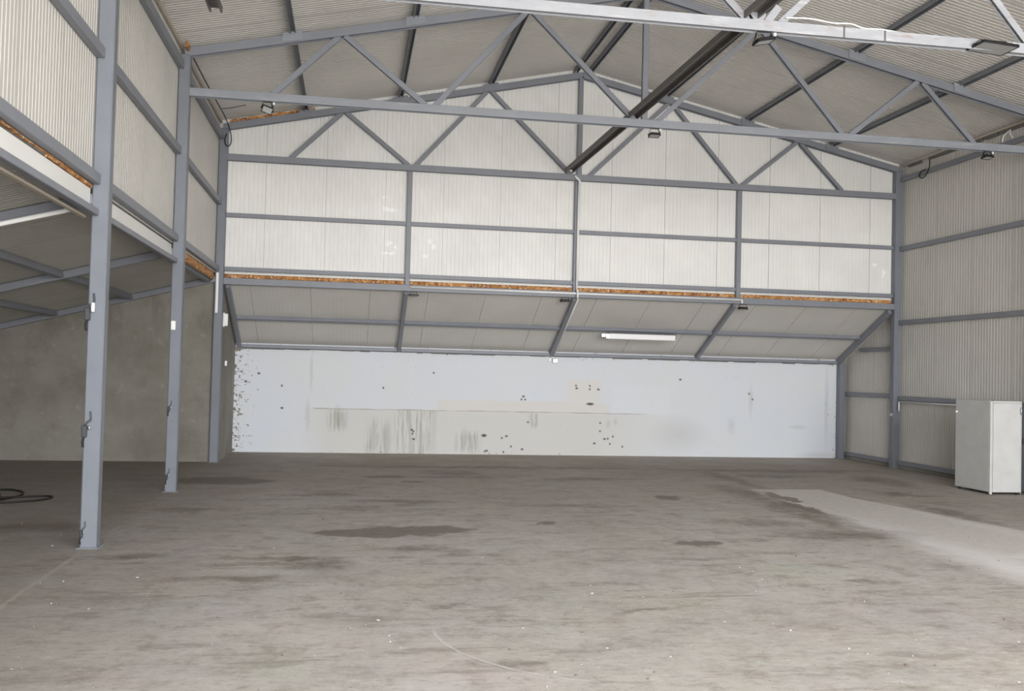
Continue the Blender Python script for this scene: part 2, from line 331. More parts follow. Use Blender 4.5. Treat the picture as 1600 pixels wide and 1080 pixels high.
# ------------------------------------------------------------------ mesh helpers
def V(p): return Vector(p)
class MB:
    """collects shapes given in survey units into one mesh"""
    def __init__(s): s.b = bmesh.new()
    def box(s, x0, x1, y0, y1, z0, z1, bev=0.0):
        return s.beam((x0, (y0+y1)/2, (z0+z1)/2), (x1, (y0+y1)/2, (z0+z1)/2), abs(y1-y0), abs(z1-z0), bev=bev)
    def beam(s, p0, p1, w, h, up=(0, 0, 1), bev=0.008):
        p0, p1 = V(p0), V(p1); d = (p1-p0); L = d.length; d.normalize()
        up = V(up)
        if abs(d.dot(up)) > .99: up = V((0, 1, 0))
        a = d.cross(up).normalized(); u = a.cross(d).normalized()
        t = bmesh.new(); bmesh.ops.create_cube(t, size=1)
        m = Matrix((d*L, a*w, u*h)).transposed().to_4x4(); m.translation = (p0+p1)/2
        bmesh.ops.transform(t, matrix=m, verts=t.verts)
        if bev > 0: bmesh.ops.bevel(t, geom=list(t.edges), offset=min(bev, w*.3, h*.3, L*.3), segments=1, affect='EDGES')
        s.merge(t); return s
    def poly(s, pts, n, th):
        """closed outline extruded by th along n"""
        t = bmesh.new(); n = V(n).normalized()*th
        a = [t.verts.new(V(p)) for p in pts]; b = [t.verts.new(V(p)+n) for p in pts]
        t.faces.new(a); t.faces.new(b[::-1])
        for i in range(len(pts)):
            j = (i+1) % len(pts); t.faces.new((a[j], a[i], b[i], b[j]))
        s.merge(t); return s
    def uchan(s, p0, p1, w, h, up=(0, 0, 1), th=0.012):
        """U section along p0-p1, its open side away from up; p0, p1 on the axis"""
        p0, p1 = V(p0), V(p1); d = (p1-p0).normalized(); a = d.cross(V(up)).normalized(); u = a.cross(d).normalized()
        b = .005
        prof = [(-w/2, -h/2), (-w/2, h/2-b), (-w/2+b, h/2), (w/2-b, h/2), (w/2, h/2-b), (w/2, -h/2), (w/2-th, -h/2), (w/2-th, h/2-th), (-w/2+th, h/2-th), (-w/2+th, -h/2)]
        s.poly([p0+a*x+u*z for x, z in prof], d, (p1-p0).length); return s
    def channel(s, p0, p1, w, h, th=0.02, lip=0.025):
        """C channel, open downwards"""
        p0, p1 = V(p0), V(p1); d = (p1-p0).normalized(); a = d.cross(V((0, 0, 1))).normalized()
        prof = [(-w/2, 0), (-w/2, h), (w/2, h), (w/2, 0), (w/2-lip, 0), (w/2-lip, .012), (w/2-th, .012), (w/2-th, h-th), (-w/2+th, h-th), (-w/2+th, .012), (-w/2+lip, .012), (-w/2+lip, 0)]
        s.poly([p0+a*x+V((0, 0, z)) for x, z in prof], d, (p1-p0).length); return s
    def tube(s, pts, r, seg=8, smooth=6):
        P = [V(p) for p in pts]
        if smooth > 1 and len(P) > 2:
            Q = []
            for i in range(len(P)-1):
                a, b, c, d = P[max(i-1, 0)], P[i], P[i+1], P[min(i+2, len(P)-1)]
                for k in range(smooth):
                    q = k/smooth
                    Q.append(0.5*((2*b)+(c-a)*q+(2*a-5*b+4*c-d)*q*q+(3*b-a-3*c+d)*q**3))
            P = Q+[P[-1]]
        t = bmesh.new(); rings = []; n = V((0.13, 0.21, 1)).normalized()
        for i, p in enumerate(P):
            d = (P[min(i+1, len(P)-1)]-P[max(i-1, 0)]).normalized()
            n = (n-d*n.dot(d))
            if n.length < 1e-4: n = d.orthogonal()
            n.normalize(); b = d.cross(n)
            rings.append([t.verts.new(p+(n*math.cos(2*math.pi*k/seg)+b*math.sin(2*math.pi*k/seg))*r) for k in range(seg)])
        for A, B in zip(rings, rings[1:]):
            for k in range(seg): t.faces.new((A[k], A[(k+1) % seg], B[(k+1) % seg], B[k]))
        t.faces.new(rings[0][::-1]); t.faces.new(rings[-1])
        for f in t.faces: f.smooth = len(f.verts) == 4
        s.merge(t); return s
    def cyl(s, p0, p1, r, seg=16): return s.tube([p0, p1], r, seg, 1)
    def merge(s, t):
        bmesh.ops.recalc_face_normals(t, faces=t.faces)
        me = bpy.data.meshes.new('tmp'); t.to_mesh(me); t.free(); s.b.from_mesh(me); bpy.data.meshes.remove(me)
    def build(s, name, mat, parent=None, at=None):
        """links the mesh; its origin sits at `at` (survey units) or at the middle of its base"""
        vs = [v.co for v in s.b.verts]
        if parent is not None: base = Vector((0, 0, 0)) if at is None else V(at)
        elif at is not None: base = V(at)
        else:
            base = Vector((sum((min(v[i] for v in vs), max(v[i] for v in vs)))/2 for i in range(3))); base.z = min(v.z for v in vs)
        for v in s.b.verts: v.co = (v.co-base)*K
        me = bpy.data.meshes.new(name); s.b.to_mesh(me); s.b.free(); me.materials.append(mat)
        o = bpy.data.objects.new(name, me); COL.objects.link(o); o.location = base*K
        if parent is not None: o.parent = parent
        return o

def tag(o, label, cat, group=None, kind=None):
    o['label'] = label; o['category'] = cat
    if group: o['group'] = group
    if kind: o['kind'] = kind
    return o
def thing(name, label, cat, loc, group=None):
    o = bpy.data.objects.new(name, None); COL.objects.link(o); o.empty_display_size = .1
    o.location = V(loc)*K
    return tag(o, label, cat, group)
def part(mb, name, mat, root, label=None):
    """part of a thing: mesh given in world survey units, parented to the Empty"""
    L = root.location/K
    for v in mb.b.verts: v.co = v.co-L
    o = mb.build(name, mat, root)
    if label: o['label'] = label
    return o
def struct(o, label=None):
    o['kind'] = 'structure'
    if label: o['label'] = label
    return o

PITCH = 0.0974
def ribbed(name, mat, O, U, L, Vd, vfun, N, T=0.12, phase=0, depth=0.009, sd=.03):
    """ribbed sandwich panel sheeting. s runs along U from O, ribs run along Vd between vfun(s); N points into the hall"""
    O, U, Vd, N = V(O), V(U).normalized(), V(Vd).normalized(), V(N).normalized()
    prof = []; n = int(L/PITCH)+1
    for i in range(n):
        s0 = i*PITCH; seam = (i+phase) % 14 == 13
        pts = [(s0, 0), (s0+.060, 0), (s0+.068, -depth), (s0+.0894, -depth)]
        if seam and sd: pts = [(s0, 0), (s0+.068, 0), (s0+.071, -sd), (s0+.080, -sd), (s0+.083, 0)]
        prof += [(a, b) for a, b in pts if a < L]
    prof.append((L, 0))
    b = bmesh.new(); rows = []
    for a, d in prof:
        v0, v1 = vfun(a) if callable(vfun) else vfun
        rows.append((b.verts.new(O+U*a+Vd*v0+N*d), b.verts.new(O+U*a+Vd*v1+N*d),
                     b.verts.new(O+U*a+Vd*v0-N*T), b.verts.new(O+U*a+Vd*v1-N*T)))
    for p, q in zip(rows, rows[1:]):
        b.faces.new((p[0], q[0], q[1], p[1])); b.faces.new((p[2], p[3], q[3], q[2]))
        b.faces.new((p[0], p[2], q[2], q[0])); b.faces.new((p[1], q[1], q[3], p[3]))
    for p in (rows[0], rows[-1]): b.faces.new((p[0], p[1], p[3], p[2]))
    m = MB(); m.merge(b)
    return struct(m.build(name, mat))

# ------------------------------------------------------------------ floor
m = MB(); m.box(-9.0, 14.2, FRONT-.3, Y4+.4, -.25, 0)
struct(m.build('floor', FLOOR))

# ------------------------------------------------------------------ roofs and walls
CL = XL-PW-.01         # inner face of left cladding
CR = XR+PW+.01         # inner face of right cladding
SL = math.atan(.2177); cs, sn = math.cos(SL), math.sin(SL)
zr = lambda x: zb(x)+ROOF
half = (XM-(XL-.35))/cs
YB = Y3+.33
# main roof slopes: ribs run down the slope, s runs along the hall
for sg, nm in ((-1, 'left'), (1, 'right')):
    ribbed('ceiling_slope_%s' % nm, CLAD_ROOF, (XM, FRONT-.2, zr(XM)), (0, 1, 0), YB-FRONT+.2, (sg*cs, 0, -sn), (-.02, half), (-sg*sn, 0, -cs), .14, 5, .012, .014)
# gable end above the lean-to
GY = Y3+PW+.01
ribbed('wall_gable', CLAD_GABLE, (CL+.0, GY, 0), (1, 0, 0), CR-CL, (0, 0, 1), lambda s: (4.27, zr(CL+s)+.02), (0, -1, 0), .12, 3)
# left upper wall, between the hall and the annex
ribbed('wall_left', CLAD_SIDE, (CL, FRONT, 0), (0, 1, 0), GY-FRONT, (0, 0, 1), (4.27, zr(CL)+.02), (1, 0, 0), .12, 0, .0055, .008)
# right wall
RW = lambda y: zr(CR)+.02 if y < GY+.12 else 4.18-.4928*(y-Y3)
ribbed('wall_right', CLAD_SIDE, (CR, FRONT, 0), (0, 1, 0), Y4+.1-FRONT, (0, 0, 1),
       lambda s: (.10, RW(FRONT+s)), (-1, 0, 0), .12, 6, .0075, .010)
# plain white flashing boards below the left cladding in the two nearer bays
for i, (a, b) in enumerate(((YF[1], Y1), (Y1, Y2))):
    m = MB(); m.box(CL-.03, CL-.005, a+PW+.01, b-.01, 4.0, 4.24)
    tag(m.build('flashing_board', BOARD), ['plain white flashing board of the nearer left bay, ragged foam along its top', 'plain white flashing board on the left between the first and second columns'][i], 'board', 'white boards under the left cladding')
m = MB(); m.box(CL-.05, CL-.005, FRONT, YF[1], 4.0, 4.27); struct(m.build('wall_left_apron', BOARD))
# concrete wall closing the annex at the far end, annex side and front
ax = lambda x: 4.235+.272*(x+2.95)        # annex roof underside
m = MB(); m.poly([(-8.8, Y3+.12, 0), (CL+.02, Y3+.12, 0), (CL+.02, Y3+.12, ax(CL)+.02), (-8.8, Y3+.12, ax(-8.8)+.02)], (0, 1, 0), .25)
struct(m.build('wall_annex_back', RAW))
m = MB(); m.box(-8.85, -8.6, FRONT, Y3+.2, 0, ax(-8.6)+.02); struct(m.build('wall_annex_side', RAW))
m = MB(); m.poly([(-8.8, FRONT-.2, 0), (-2.4, FRONT-.2, 0), (-2.4, FRONT-.2, ax(-2.4)), (-8.8, FRONT-.2, ax(-8.8))], (0, 1, 0), .2); struct(m.build('wall_annex_front', RAW))
AS = math.atan(.272); ac, asn = math.cos(AS), math.sin(AS)
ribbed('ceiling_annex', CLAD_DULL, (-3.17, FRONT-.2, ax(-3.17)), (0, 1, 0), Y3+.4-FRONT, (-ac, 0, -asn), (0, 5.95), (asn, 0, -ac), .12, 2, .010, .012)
# lean-to beyond the gable: sloping roof, whitewashed wall, short side walls
lz = lambda y: 4.14-.4928*(y-Y3)
LS = math.atan(.4928); lc, ls = math.cos(LS), math.sin(LS)
ribbed('ceiling_lean_to', CLAD_ROOF, (XL-.3, Y3+.16, lz(Y3+.16)), (1, 0, 0), CR-XL+.4, (0, lc, -ls), (0, (Y4+.35-Y3-.16)/lc), (0, -ls, -lc), .12, 5, .0012, .016)
m = MB(); q = lambda y, z: (XL-.15, y, z)
m.poly([q(Y4, 0), q(Y4, 2.635), q(Y4+.004, 2.635), q(Y4+.02, 2.77), q(Y4+.25, 2.66), q(Y4+.25, 0)], (1, 0, 0), 13.60-XL+.15)
struct(m.build('wall_back', WHITEWALL))
m = MB(); q = lambda y, z: (13.60, y, z)
m.poly([q(Y4, 0), q(Y4, 2.77), q(Y4+.25, 2.65), q(Y4+.25, 0)], (1, 0, 0), .35); struct(m.build('corner_light_seal', RAW))  # infill added to keep outside light from leaking through the corner
m = MB(); m.box(CL-.12, CR+.1, GY+.0, GY+.11, 4.05, 4.31); struct(m.build('gable_foot_light_seal', DARK))  # filler added behind the foam to block light leaking over the lean-to roof
m = MB(); m.box(CL-.12, CL-.045, Y2+PW, GY, 4.09, 4.31); struct(m.build('left_foot_light_seal', DARK))  # likewise added, stops light at the foot of the left cladding
m = MB(); m.poly([(XL-.14, Y3+PW+.01, 0), (XL-.14, Y4+.02, 0), (XL-.14, Y4+.02, lz(Y4)), (XL-.14, Y3+PW+.01, lz(Y3+PW+.01))], (1, 0, 0), .13)
struct(m.build('wall_lean_to_left', RAW))
# concrete kerb under the right cladding
m = MB(); m.box(CR-.05, CR+.13, FRONT, Y4, 0, .10, .01); struct(m.build('trim_kerb', RAW))
# front wall around the open doorway
m = MB()
m.poly([(XL-.3, FRONT-.2, DOOR[3]), (XR+.3, FRONT-.2, DOOR[3]), (XR+.3, FRONT-.2, zr(CR)), (XM, FRONT-.2, zr(XM)), (XL-.3, FRONT-.2, zr(CL))], (0, 1, 0), .2)
m.box(XL-.3, DOOR[0], FRONT-.2, FRONT, 0, DOOR[3]); m.box(DOOR[1], XR+.3, FRONT-.2, FRONT, 0, DOOR[3])
struct(m.build('wall_front', CLAD))

# ------------------------------------------------------------------ columns
def column(x0, y, h, label, group, w=PW):
    t = thing('steel_column', label, 'column', (x0+w/2, y+w/2, 0), group)
    m = MB(); m.beam((x0+w/2, y+w/2, 0), (x0+w/2, y+w/2, h), w, w, bev=.014); part(m, 'shaft', STEEL_SHADED, t)
    m = MB(); m.box(x0-.03, x0+w+.03, y-.03, y+w+.03, 0, .012, .003); part(m, 'base_plate', STEEL, t)
    return t
g = 'steel columns carrying the roof'
top = zb(XL)+.02
P1c = column(XL-PW, Y1, top, 'nearest grey steel column on the left, its head cut off by the picture edge', g)
column(XL-PW, Y2, top, 'middle grey steel column of the left row', g)
column(XL-PW, Y3, top, 'farthest left grey steel column, in the corner beside the whitewashed wall', g)
column(XR, Y3, top, 'grey steel column in the far right corner, against the dull ribbed wall', g)
for y in YF[1:2]: column(XL-PW, y, top, 'grey steel column of the left row behind the viewpoint', g)
for y in YF[1:4]: column(XR, y, top, 'grey steel column of the right row outside the picture', g)
t = column(13.47, Y4-.22, 2.655, 'slim grey steel post at the right end of the whitewashed wall', None, .17)

# ------------------------------------------------------------------ trusses
BOT = [-1.5, 1.27, 9.37, 12.12]
ZC0, ZC1 = 6.84, 6.985
def truss(y, label, mat_b, mat_w, mat_t=STEEL):
    yc = y+PW/2; t = thing('roof_truss', label, 'truss', (XM, yc, ZC0), 'roof trusses spanning the hall')
    m = MB(); m.uchan((XL, yc-.02, (ZC0+ZC1)/2), (XR, yc-.02, (ZC0+ZC1)/2), .13, ZC1-ZC0); part(m, 'bottom_chord', mat_b, t)
    for sgn in (-1, 1):
        xe = XM+sgn*(XM-XL-0.0)
        m = MB()
        a, b = V((xe+(-.1 if sgn < 0 else .1), yc, zb(XL)-.0217+CH/2)), V((XM-sgn*.001, yc, zb(XM)+CH/2))
        m.uchan(a, b, .14, CH*cs)
        part(m, 'top_chord', mat_t, t)
    def web(xb, xt, mat=mat_w, w=.095):
        zt = zb(xt) if xt != XM else zb(XM)
        pa, pb = V((xb, yc, ZC1-.01)), V((xt, yc, zt+.01)); dd = (pb-pa).normalized(); uu = V((-dd.z, 0, dd.x)); uu = uu if uu.z > 0 else -uu
        m = MB(); m.uchan(pa, pb, .09, w, up=uu); part(m, 'web_brace', mat, t)
    for xb, xt in ((-1.5, -.37), (1.20, -.27), (1.36, 3.0), (5.10, 3.12)): web(xb, xt)
    for xb, xt in ((5.56, 7.50), (9.30, 7.64), (9.46, 10.88), (12.12, 10.98)): web(xb, xt)
    m = MB(); m.beam((5.30, yc, ZC1-.01), (5.30, yc, zb(5.3)+.02), .11, .10, up=(0, 1, 0)); part(m, 'king_post', mat_w, t)
    # cleats that hold the purlins on the top chord
    for px in (-1.18, .97, 3.1, 7.45, 9.55, 11.8):
        s = 1 if px < XM else -1; z = zb(px)
        m = MB(); m.poly([(px-.17, yc-.075, z+.02-s*.037), (px+.17, yc-.075, z+.02+s*.037), (px+.17, yc-.075, z+CH+.04+s*.037), (px-.17, yc-.075, z+CH+.04-s*.037)], (0, -1, 0), .012)
        part(m, 'purlin_cleat', mat_t if y > Y2 else STEEL_SCUFF, t)
    return t
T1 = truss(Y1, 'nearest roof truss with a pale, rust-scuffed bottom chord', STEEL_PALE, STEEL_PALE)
T2 = truss(Y2, 'middle roof truss, hanging free between the second columns', STEEL_SCUFF, STEEL)
T3 = truss(Y3, 'farthest roof truss, standing against the bright gable cladding', STEEL, STEEL)
for y in YF[1:2]:
    c = truss(y, 'grey roof truss nearer the doorway than the picture shows', STEEL, STEEL)
# splice plates on the near chord
for x in (6.45, 7.05):
    m = MB(); m.box(x, x+.02, Y1+PW/2-.095, Y1+PW/2-.085, ZC0, ZC1); part(m, 'weld_seam', DARK, T1)
for dx, h, tilt in ((-.16, .16, -.12), (.16, .20, .16)):
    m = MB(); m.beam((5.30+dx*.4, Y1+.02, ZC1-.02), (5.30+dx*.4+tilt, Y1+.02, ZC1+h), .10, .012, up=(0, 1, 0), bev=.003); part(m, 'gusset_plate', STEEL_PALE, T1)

# ------------------------------------------------------------------ purlins
pl_lab = {-1.18: 'lowest roof purlin of the left slope', .97: 'middle roof purlin of the left slope', 3.1: 'roof purlin next to the ridge on the left slope',
          7.45: 'roof purlin next to the ridge on the right slope', 9.55: 'middle roof purlin of the right slope', 11.8: 'lowest roof purlin of the right slope'}
for px, lab in pl_lab.items():
    s = 1 if px < XM else -1; z = zb(px)+CH+.055
    m = MB(); m.uchan((px, FRONT, z), (px, Y3+.17, z), .10, .10, up=(-s*sn, 0, cs)); tag(m.build('roof_purlin', STEEL), 'grey '+lab, 'purlin', 'roof purlins')
for dx, lab in ((-.17, 'left'), (.17, 'right')):
    m = MB(); m.uchan((XM+dx, FRONT, zb(XM)+CH+.035), (XM+dx, Y3+.17, zb(XM)+CH+.035), .09, .11); tag(m.build('roof_purlin', STEEL), 'grey ridge purlin, the %s one of the pair at the peak' % lab, 'purlin', 'roof purlins')

# ------------------------------------------------------------------ wall girts
def girt(a, b, w, h, label, group, mat=STEEL, up=(0, 0, 1)):
    m = MB(); m.beam(a, b, w, h, up=up); return tag(m.build('wall_girt', mat), label, 'girt', group)
gx = CL+.055
bays = [(YF[0], YF[1]), (YF[1], Y1), (Y1, Y2), (Y2, Y3)]
where = ['of the left wall behind the viewpoint', 'of the left wall before the nearest column', 'of the left wall between the nearest and the middle column', 'of the left wall between the middle and the farthest column']
for (a, b), w in zip(bays, where):
    for z, h, lv in ((7.36, .14, 'eaves girt'), (5.87, .13, 'middle girt'), (4.36, .13, 'lowest girt')):
        girt((gx, a+PW, z), (gx, b, z), .10, h, 'grey %s %s' % (lv, w), 'girts of the left wall')
    if b < Y3: girt((gx, a+PW, 3.965), (gx, b, 3.965), .09, .08, 'thin rail under the white board %s' % w.replace('of the left wall', 'on the left'), 'rails under the white boards')
rx = CR-.055
rb = [(YF[1], Y1), (Y1, Y2), (Y2, Y3)]
for i, (a, b) in enumerate(rb):
    for z, lv in ((7.33, 'eaves girt'), (5.56, 'upper girt'), (3.685, 'middle girt'), (1.775, 'lower girt'), (.15, 'base rail')):
        w = 'of the right wall in the farthest bay' if i == 2 else 'of the right wall outside the picture'
        girt((rx, a+PW, z), (rx, b, z), .09, .11, 'dark grey %s %s' % (lv, w), 'girts of the right wall')
for z, y0, lv in ((3.03, 24.35, 'upper'), (1.82, 25.1, 'middle'), (.15, 25.1, 'bottom')):
    girt((rx, Y3+PW, z), (rx, y0, z), .09, .10, '%s short grey girt between the corner column and the slim post' % lv, 'short girts of the right corner')
# gable frame
gy = GY-.06
GP = [1.245, 5.265, 9.40]
xs = [XL]+GP+[XR]
pos = ['leftmost', 'second', 'third', 'rightmost']
for i in range(4):
    a = xs[i]+(.055 if i else 0); b = xs[i+1]-(.055 if i < 3 else 0)
    girt((a, gy, 5.605), (b, gy, 5.605), .10, .095, '%s middle girt of the bright gable wall' % pos[i], 'girts of the gable wall')
    girt((a, gy, 4.375), (b, gy, 4.375), .10, .095, '%s lower girt of the bright gable wall, above the orange foam' % pos[i], 'girts of the gable wall')
for x, lab in zip(GP, ('left', 'centre', 'right')):
    m = MB(); m.beam((x, gy-.01, 4.165), (x, gy-.01, ZC0), .115, .12); tag(m.build('gable_post', STEEL), 'slim grey %s post on the bright gable wall' % lab, 'post', 'posts of the gable wall')
m = MB(); m.beam((XL, Y3+.08, 4.09), (XR, Y3+.08, 4.09), .14, .15)
tag(m.build('head_beam', STEEL), 'long grey beam under the orange foam strip, spanning between the corner columns', 'beam')

# exposed foam edges
def foam_strip(a, b, n, h, d, name, label, cat='foam strip', group='raw foam edges'):
    """lumpy strip between a and b; n is the outward direction, h its height, d its bulge"""
    a, b, n = V(a), V(b), V(n); L = (b-a).length; N = int(L/.05); t = bmesh.new(); rows = []
    for i in range(N+1):
        p = a+(b-a)*i/N; row = []
        for k in range(5):
            q = p+V((0, 0, h*(k/4-.5)))
            w = noise.noise(q*5.1)*.8+noise.noise(q*13)*.5
            ed = 1 if 0 < k < 4 else .0
            row.append(t.verts.new(q+n*(d*(.45+w)*ed)+V((0, 0, (0 if ed else h*.13*w)))))
        row.append(t.verts.new(p+V((0, 0, h*.5))-n*.03)); row.append(t.verts.new(p-V((0, 0, h*.5))-n*.03)); rows.append(row)
    for r, s in zip(rows, rows[1:]):
        for k in range(7): t.faces.new((r[k], r[(k+1) % 7], s[(k+1) % 7], s[k]))
    t.faces.new(rows[0]); t.faces.new(rows[-1][::-1])
    m = MB(); m.merge(t)
    return tag(m.build(name, FOAM), label, cat, group)
for i in range(4):
    a = xs[i]+(.06 if i else .01); b = xs[i+1]-(.06 if i < 3 else .01)
    foam_strip((a, GY-.02, 4.215), (b, GY-.02, 4.215), (0, -1, 0), .10, .03, 'foam_strip', '%s strip of raw orange foam along the foot of the gable wall' % pos[i])
foam_strip((CL-.02, Y2+PW, 4.19), (CL-.02, Y3, 4.19), (1, 0, 0), .15, .04, 'foam_strip', 'raw orange foam between the middle and farthest left columns')
foam_strip((CL+.012, Y1-1.7, 4.277), (CL+.012, Y1-.02, 4.265), (1, 0, 0), .045, .025, 'foam_strip', 'ragged orange foam on top of the white board by the nearest column')
foam_strip((CL+.012, 8.0, 4.275), (CL+.012, Y1-1.75, 4.28), (1, 0, 0), .018, .015, 'foam_strip', 'thin crumbly foam line on the white board at the left picture edge')
foam_strip((XL+.02, Y3+.16, zb(XL)+.20), (XL+1.9, Y3+.16, zb(XL+1.9)+.20), (0, -1, 0), .11, .03, 'foam_strip', 'orange foam above the rafter in the far left roof corner')
foam_strip((XL-.02, Y2-.25, zb(XL)+.12), (XL-.02, Y2-.01, zb(XL)+.12), (1, 0, 0), .10, .03, 'foam_strip', 'small lump of orange foam at the head of the middle left column')
# white edge strips of the lean-to / annex roof panels
m = MB(); m.box(XL, XR, GY-.035, GY-.012, 4.268, 4.30); struct(m.build('trim_gable_drip', BOARD))
m = MB(); m.box(CL-.04, CL+.02, Y2+PW, Y3, 4.268, 4.29); struct(m.build('trim_left_drip', BOARD))
m = MB(); m.box(CL-.10, CL-.05, FRONT, Y1, 3.895, 3.922); struct(m.build('trim_annex_edge', BEIGE))

# eaves trims
for sx_, lab in ((-1, 'left'), (1, 'right')):
    xx = CL+.05 if sx_ < 0 else CR-.05
    m = MB(); m.beam((xx, FRONT, zr(CL)-.075), (xx, Y3+.02, zr(CL)-.075), .05, .05, bev=.01)
    struct(m.build('trim_eaves_%s' % lab, BEIGE))
m = MB()
y = 17.0; random.seed(3)
while y < Y3-.3:
    L = random.uniform(.4, 1.3); m.box(CR-.07, CR-.02, y, min(y+L, Y3), zr(CR)-.15-random.uniform(0, .03), zr(CR)-.10); y += L+random.uniform(0, .5)
tag(m.build('ragged_dark_strip', DARK), 'dark ragged sealant under the beige eaves trim of the right wall', 'sealant')

# ------------------------------------------------------------------ lean-to frame
LR = [-2.80, 1.225, 5.265, 9.335, 13.50]
lab5 = ['leftmost dark rafter under the sloping lean-to roof', 'second dark rafter from the left under the lean-to roof', 'central rafter under the lean-to roof, with a white conduit along it',
        'fourth rafter from the left, right of the batten lamp', 'thick rightmost rafter running down to the slim post']
for x, lab in zip(LR, lab5):
    m = MB(); m.beam((x, Y3+.12, lz(Y3+.12)-.078-(.015 if x > 13 else 0)), (x, Y4-.02, lz(Y4-.02)-.078-(.015 if x > 13 else 0)), .095, .12 if x < 13 else .15, up=(0, ls, lc))
    tag(m.build('lean_to_rafter', STEEL), lab, 'rafter', 'rafters of the lean-to roof')
for i in range(4):
    a, b = LR[i]+.05, LR[i+1]-.05
    y = 23.99
    m = MB(); m.beam((a, y, lz(y)-.058), (b, y, lz(y)-.058), .10, .09, up=(0, ls, lc))
    tag(m.build('lean_to_purlin', STEEL), '%s purlin halfway down the sloping lean-to roof' % pos[i], 'purlin', 'purlins of the lean-to roof')
    m = MB(); m.beam((a, Y4-.06, 2.69), (b, Y4-.06, 2.69), .10, .085)
    tag(m.build('wall_plate', STEEL), '%s wall plate resting along the top of the whitewashed wall' % pos[i], 'beam', 'wall plates on the whitewashed wall')

random.seed(5); m = MB(); x = XL  # thin dark strip of uneven depth along the top of the white wall
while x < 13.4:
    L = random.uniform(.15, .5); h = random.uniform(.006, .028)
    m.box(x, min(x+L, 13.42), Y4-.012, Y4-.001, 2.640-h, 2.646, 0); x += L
tag(m.build('ragged_dark_strip', DARK), 'dark ragged joint line along the top of the whitewashed wall', 'sealant')

# ------------------------------------------------------------------ annex frame
def arz(x): return ax(x)-.074
alab = {Y1: 'grey annex rafter beside the nearest column, with a bright conduit under it', Y2: 'grey annex rafter beside the middle left column', Y3: 'grey annex rafter along the top of the raw concrete wall'}
for y in (YF[0], YF[1], Y1, Y2, Y3):
    m = MB(); m.beam((-8.55, y+.06, arz(-8.55)), (CL+.02, y+.06, arz(CL+.02)), .11, .13, up=(-asn, 0, ac))
    tag(m.build('annex_rafter', STEEL), alab.get(y, 'grey annex rafter nearer the doorway'), 'rafter', 'rafters of the annex roof')
for (a, b), w in zip(bays, ('behind the viewpoint', 'before the nearest column', 'between the nearest and middle columns', 'between the middle and farthest columns')):
    for x, lv in ((-3.22, 'upper'), (-4.87, 'middle'), (-6.42, 'lower')):
        if lv == 'upper' and b < Y3: continue
        m = MB(); m.beam((x, a+.12, ax(x)-.066), (x, b-.005, ax(x)-.066), .10, .11, up=(-asn, 0, ac))
        tag(m.build('annex_purlin', STEEL), '%s dark purlin of the annex roof, %s' % (lv, w), 'purlin', 'purlins of the annex roof')

# ------------------------------------------------------------------ dark channels lying on the bottom chords
m = MB(); m.channel((5.22, 5.0, ZC1+.012), (5.02, Y3-.02, ZC1+.012), .20, .10)
tag(m.build('cable_channel', DARK), 'long dark channel lying lengthwise on the truss chords below the ridge', 'channel')

# ------------------------------------------------------------------ floodlights
def flood(x, y, z, w, d, drop, yaw, pitch, label, roll=0.0, side=True):
    """z: underside of the member it hangs from"""
    t = thing('floodlight', label, 'floodlight', (x, y, z), 'floodlights under the steelwork')
    R = Matrix.Rotation(yaw, 3, 'Z') @ Matrix.Rotation(roll, 3, 'Y') @ Matrix.Rotation(pitch, 3, 'X')
    c = V((x, y, z-drop))
    def place(mb, flat=False):
        for v in mb.b.verts: v.co = (R @ v.co)+c
        return mb
    m = MB(); m.box(-w/2, w/2, -d/2, d/2, -.012, .02, .006)
    for k in range(7):
        q = -w*.36+k*w*.12; m.box(q, q+.008, -d*.35, d*.35, .018, .042)
    for a, b in ((-w/2, -w/2+.012), (w/2-.012, w/2)): m.box(a, b, -d/2, d/2, -.02, .0)
    for a, b in ((-d/2, -d/2+.012), (d/2-.012, d/2)): m.box(-w/2, w/2, a, b, -.02, .0)
    part(place(m), 'housing', BLACKM, t)
    m = MB(); m.box(-w/2+.014, w/2-.014, -d/2+.014, d/2-.014, -.016, -.010); part(place(m), 'lens', GLASS, t)
    e = w/2+.008
    pl_, pr_ = R @ V((-e, 0, .01))+c, R @ V((e, 0, .01))+c
    m = MB(); tp = z-.006; k = .5*w
    for q, s in ((pl_, -1), (pr_, 1)):
        m.beam(q, (x+s*k*.8, y, tp-.02), .022, .008, bev=.002); m.beam((x+s*k*.8, y, tp-.02), (x+s*k*.7, y, tp), .022, .008, bev=.002)
        m.cyl(q-V((.012*s, 0, 0)), q+V((.018*s, 0, 0)), .012, 10)
    m.beam((x-k*.72, y, tp), (x+k*.72, y, tp), .022, .008, bev=.002)
    part(m, 'mounting_bracket', BLACKM, t)
    if side:
        m = MB(); m.cyl((x+k*1.15, y, z-.05), (x+k*1.15, y, z-.005), .022, 12); part(m, 'junction_knob', WHITEP, t, 'white round junction knob')
        m = MB(); m.tube([(x+k*1.15, y, z-.05), (x+k*.9, y, z-.10), tuple(R @ V((w*.2, 0, .04))+c)], .007); part(m, 'power_lead', RUBBER, t)
    return t
cy1, cy2, cy3 = Y1+PW/2-.02, Y2+PW/2-.02, Y3+.08
flood(5.33, cy1-.02, ZC0, .27, .17, .13, .15, -.10, 'floodlight under the middle of the nearest pale chord, tilted', -.25)
flood(8.65, cy1-.12, ZC0+.12, .56, .36, .10, .05, -.03, 'large flat floodlight on the nearest pale chord near the right picture edge', .04)
flood(-1.58, cy2, ZC0, .19, .13, .14, .3, -.95, 'small floodlight with a pale face under the left end of the middle chord', .25)
flood(5.50, cy2, ZC0, .20, .15, .13, 0, -.22, 'floodlight hanging under the middle of the middle chord')
flood(12.42, cy2, ZC0, .20, .15, .12, .2, -.20, 'floodlight hanging under the right end of the middle chord')
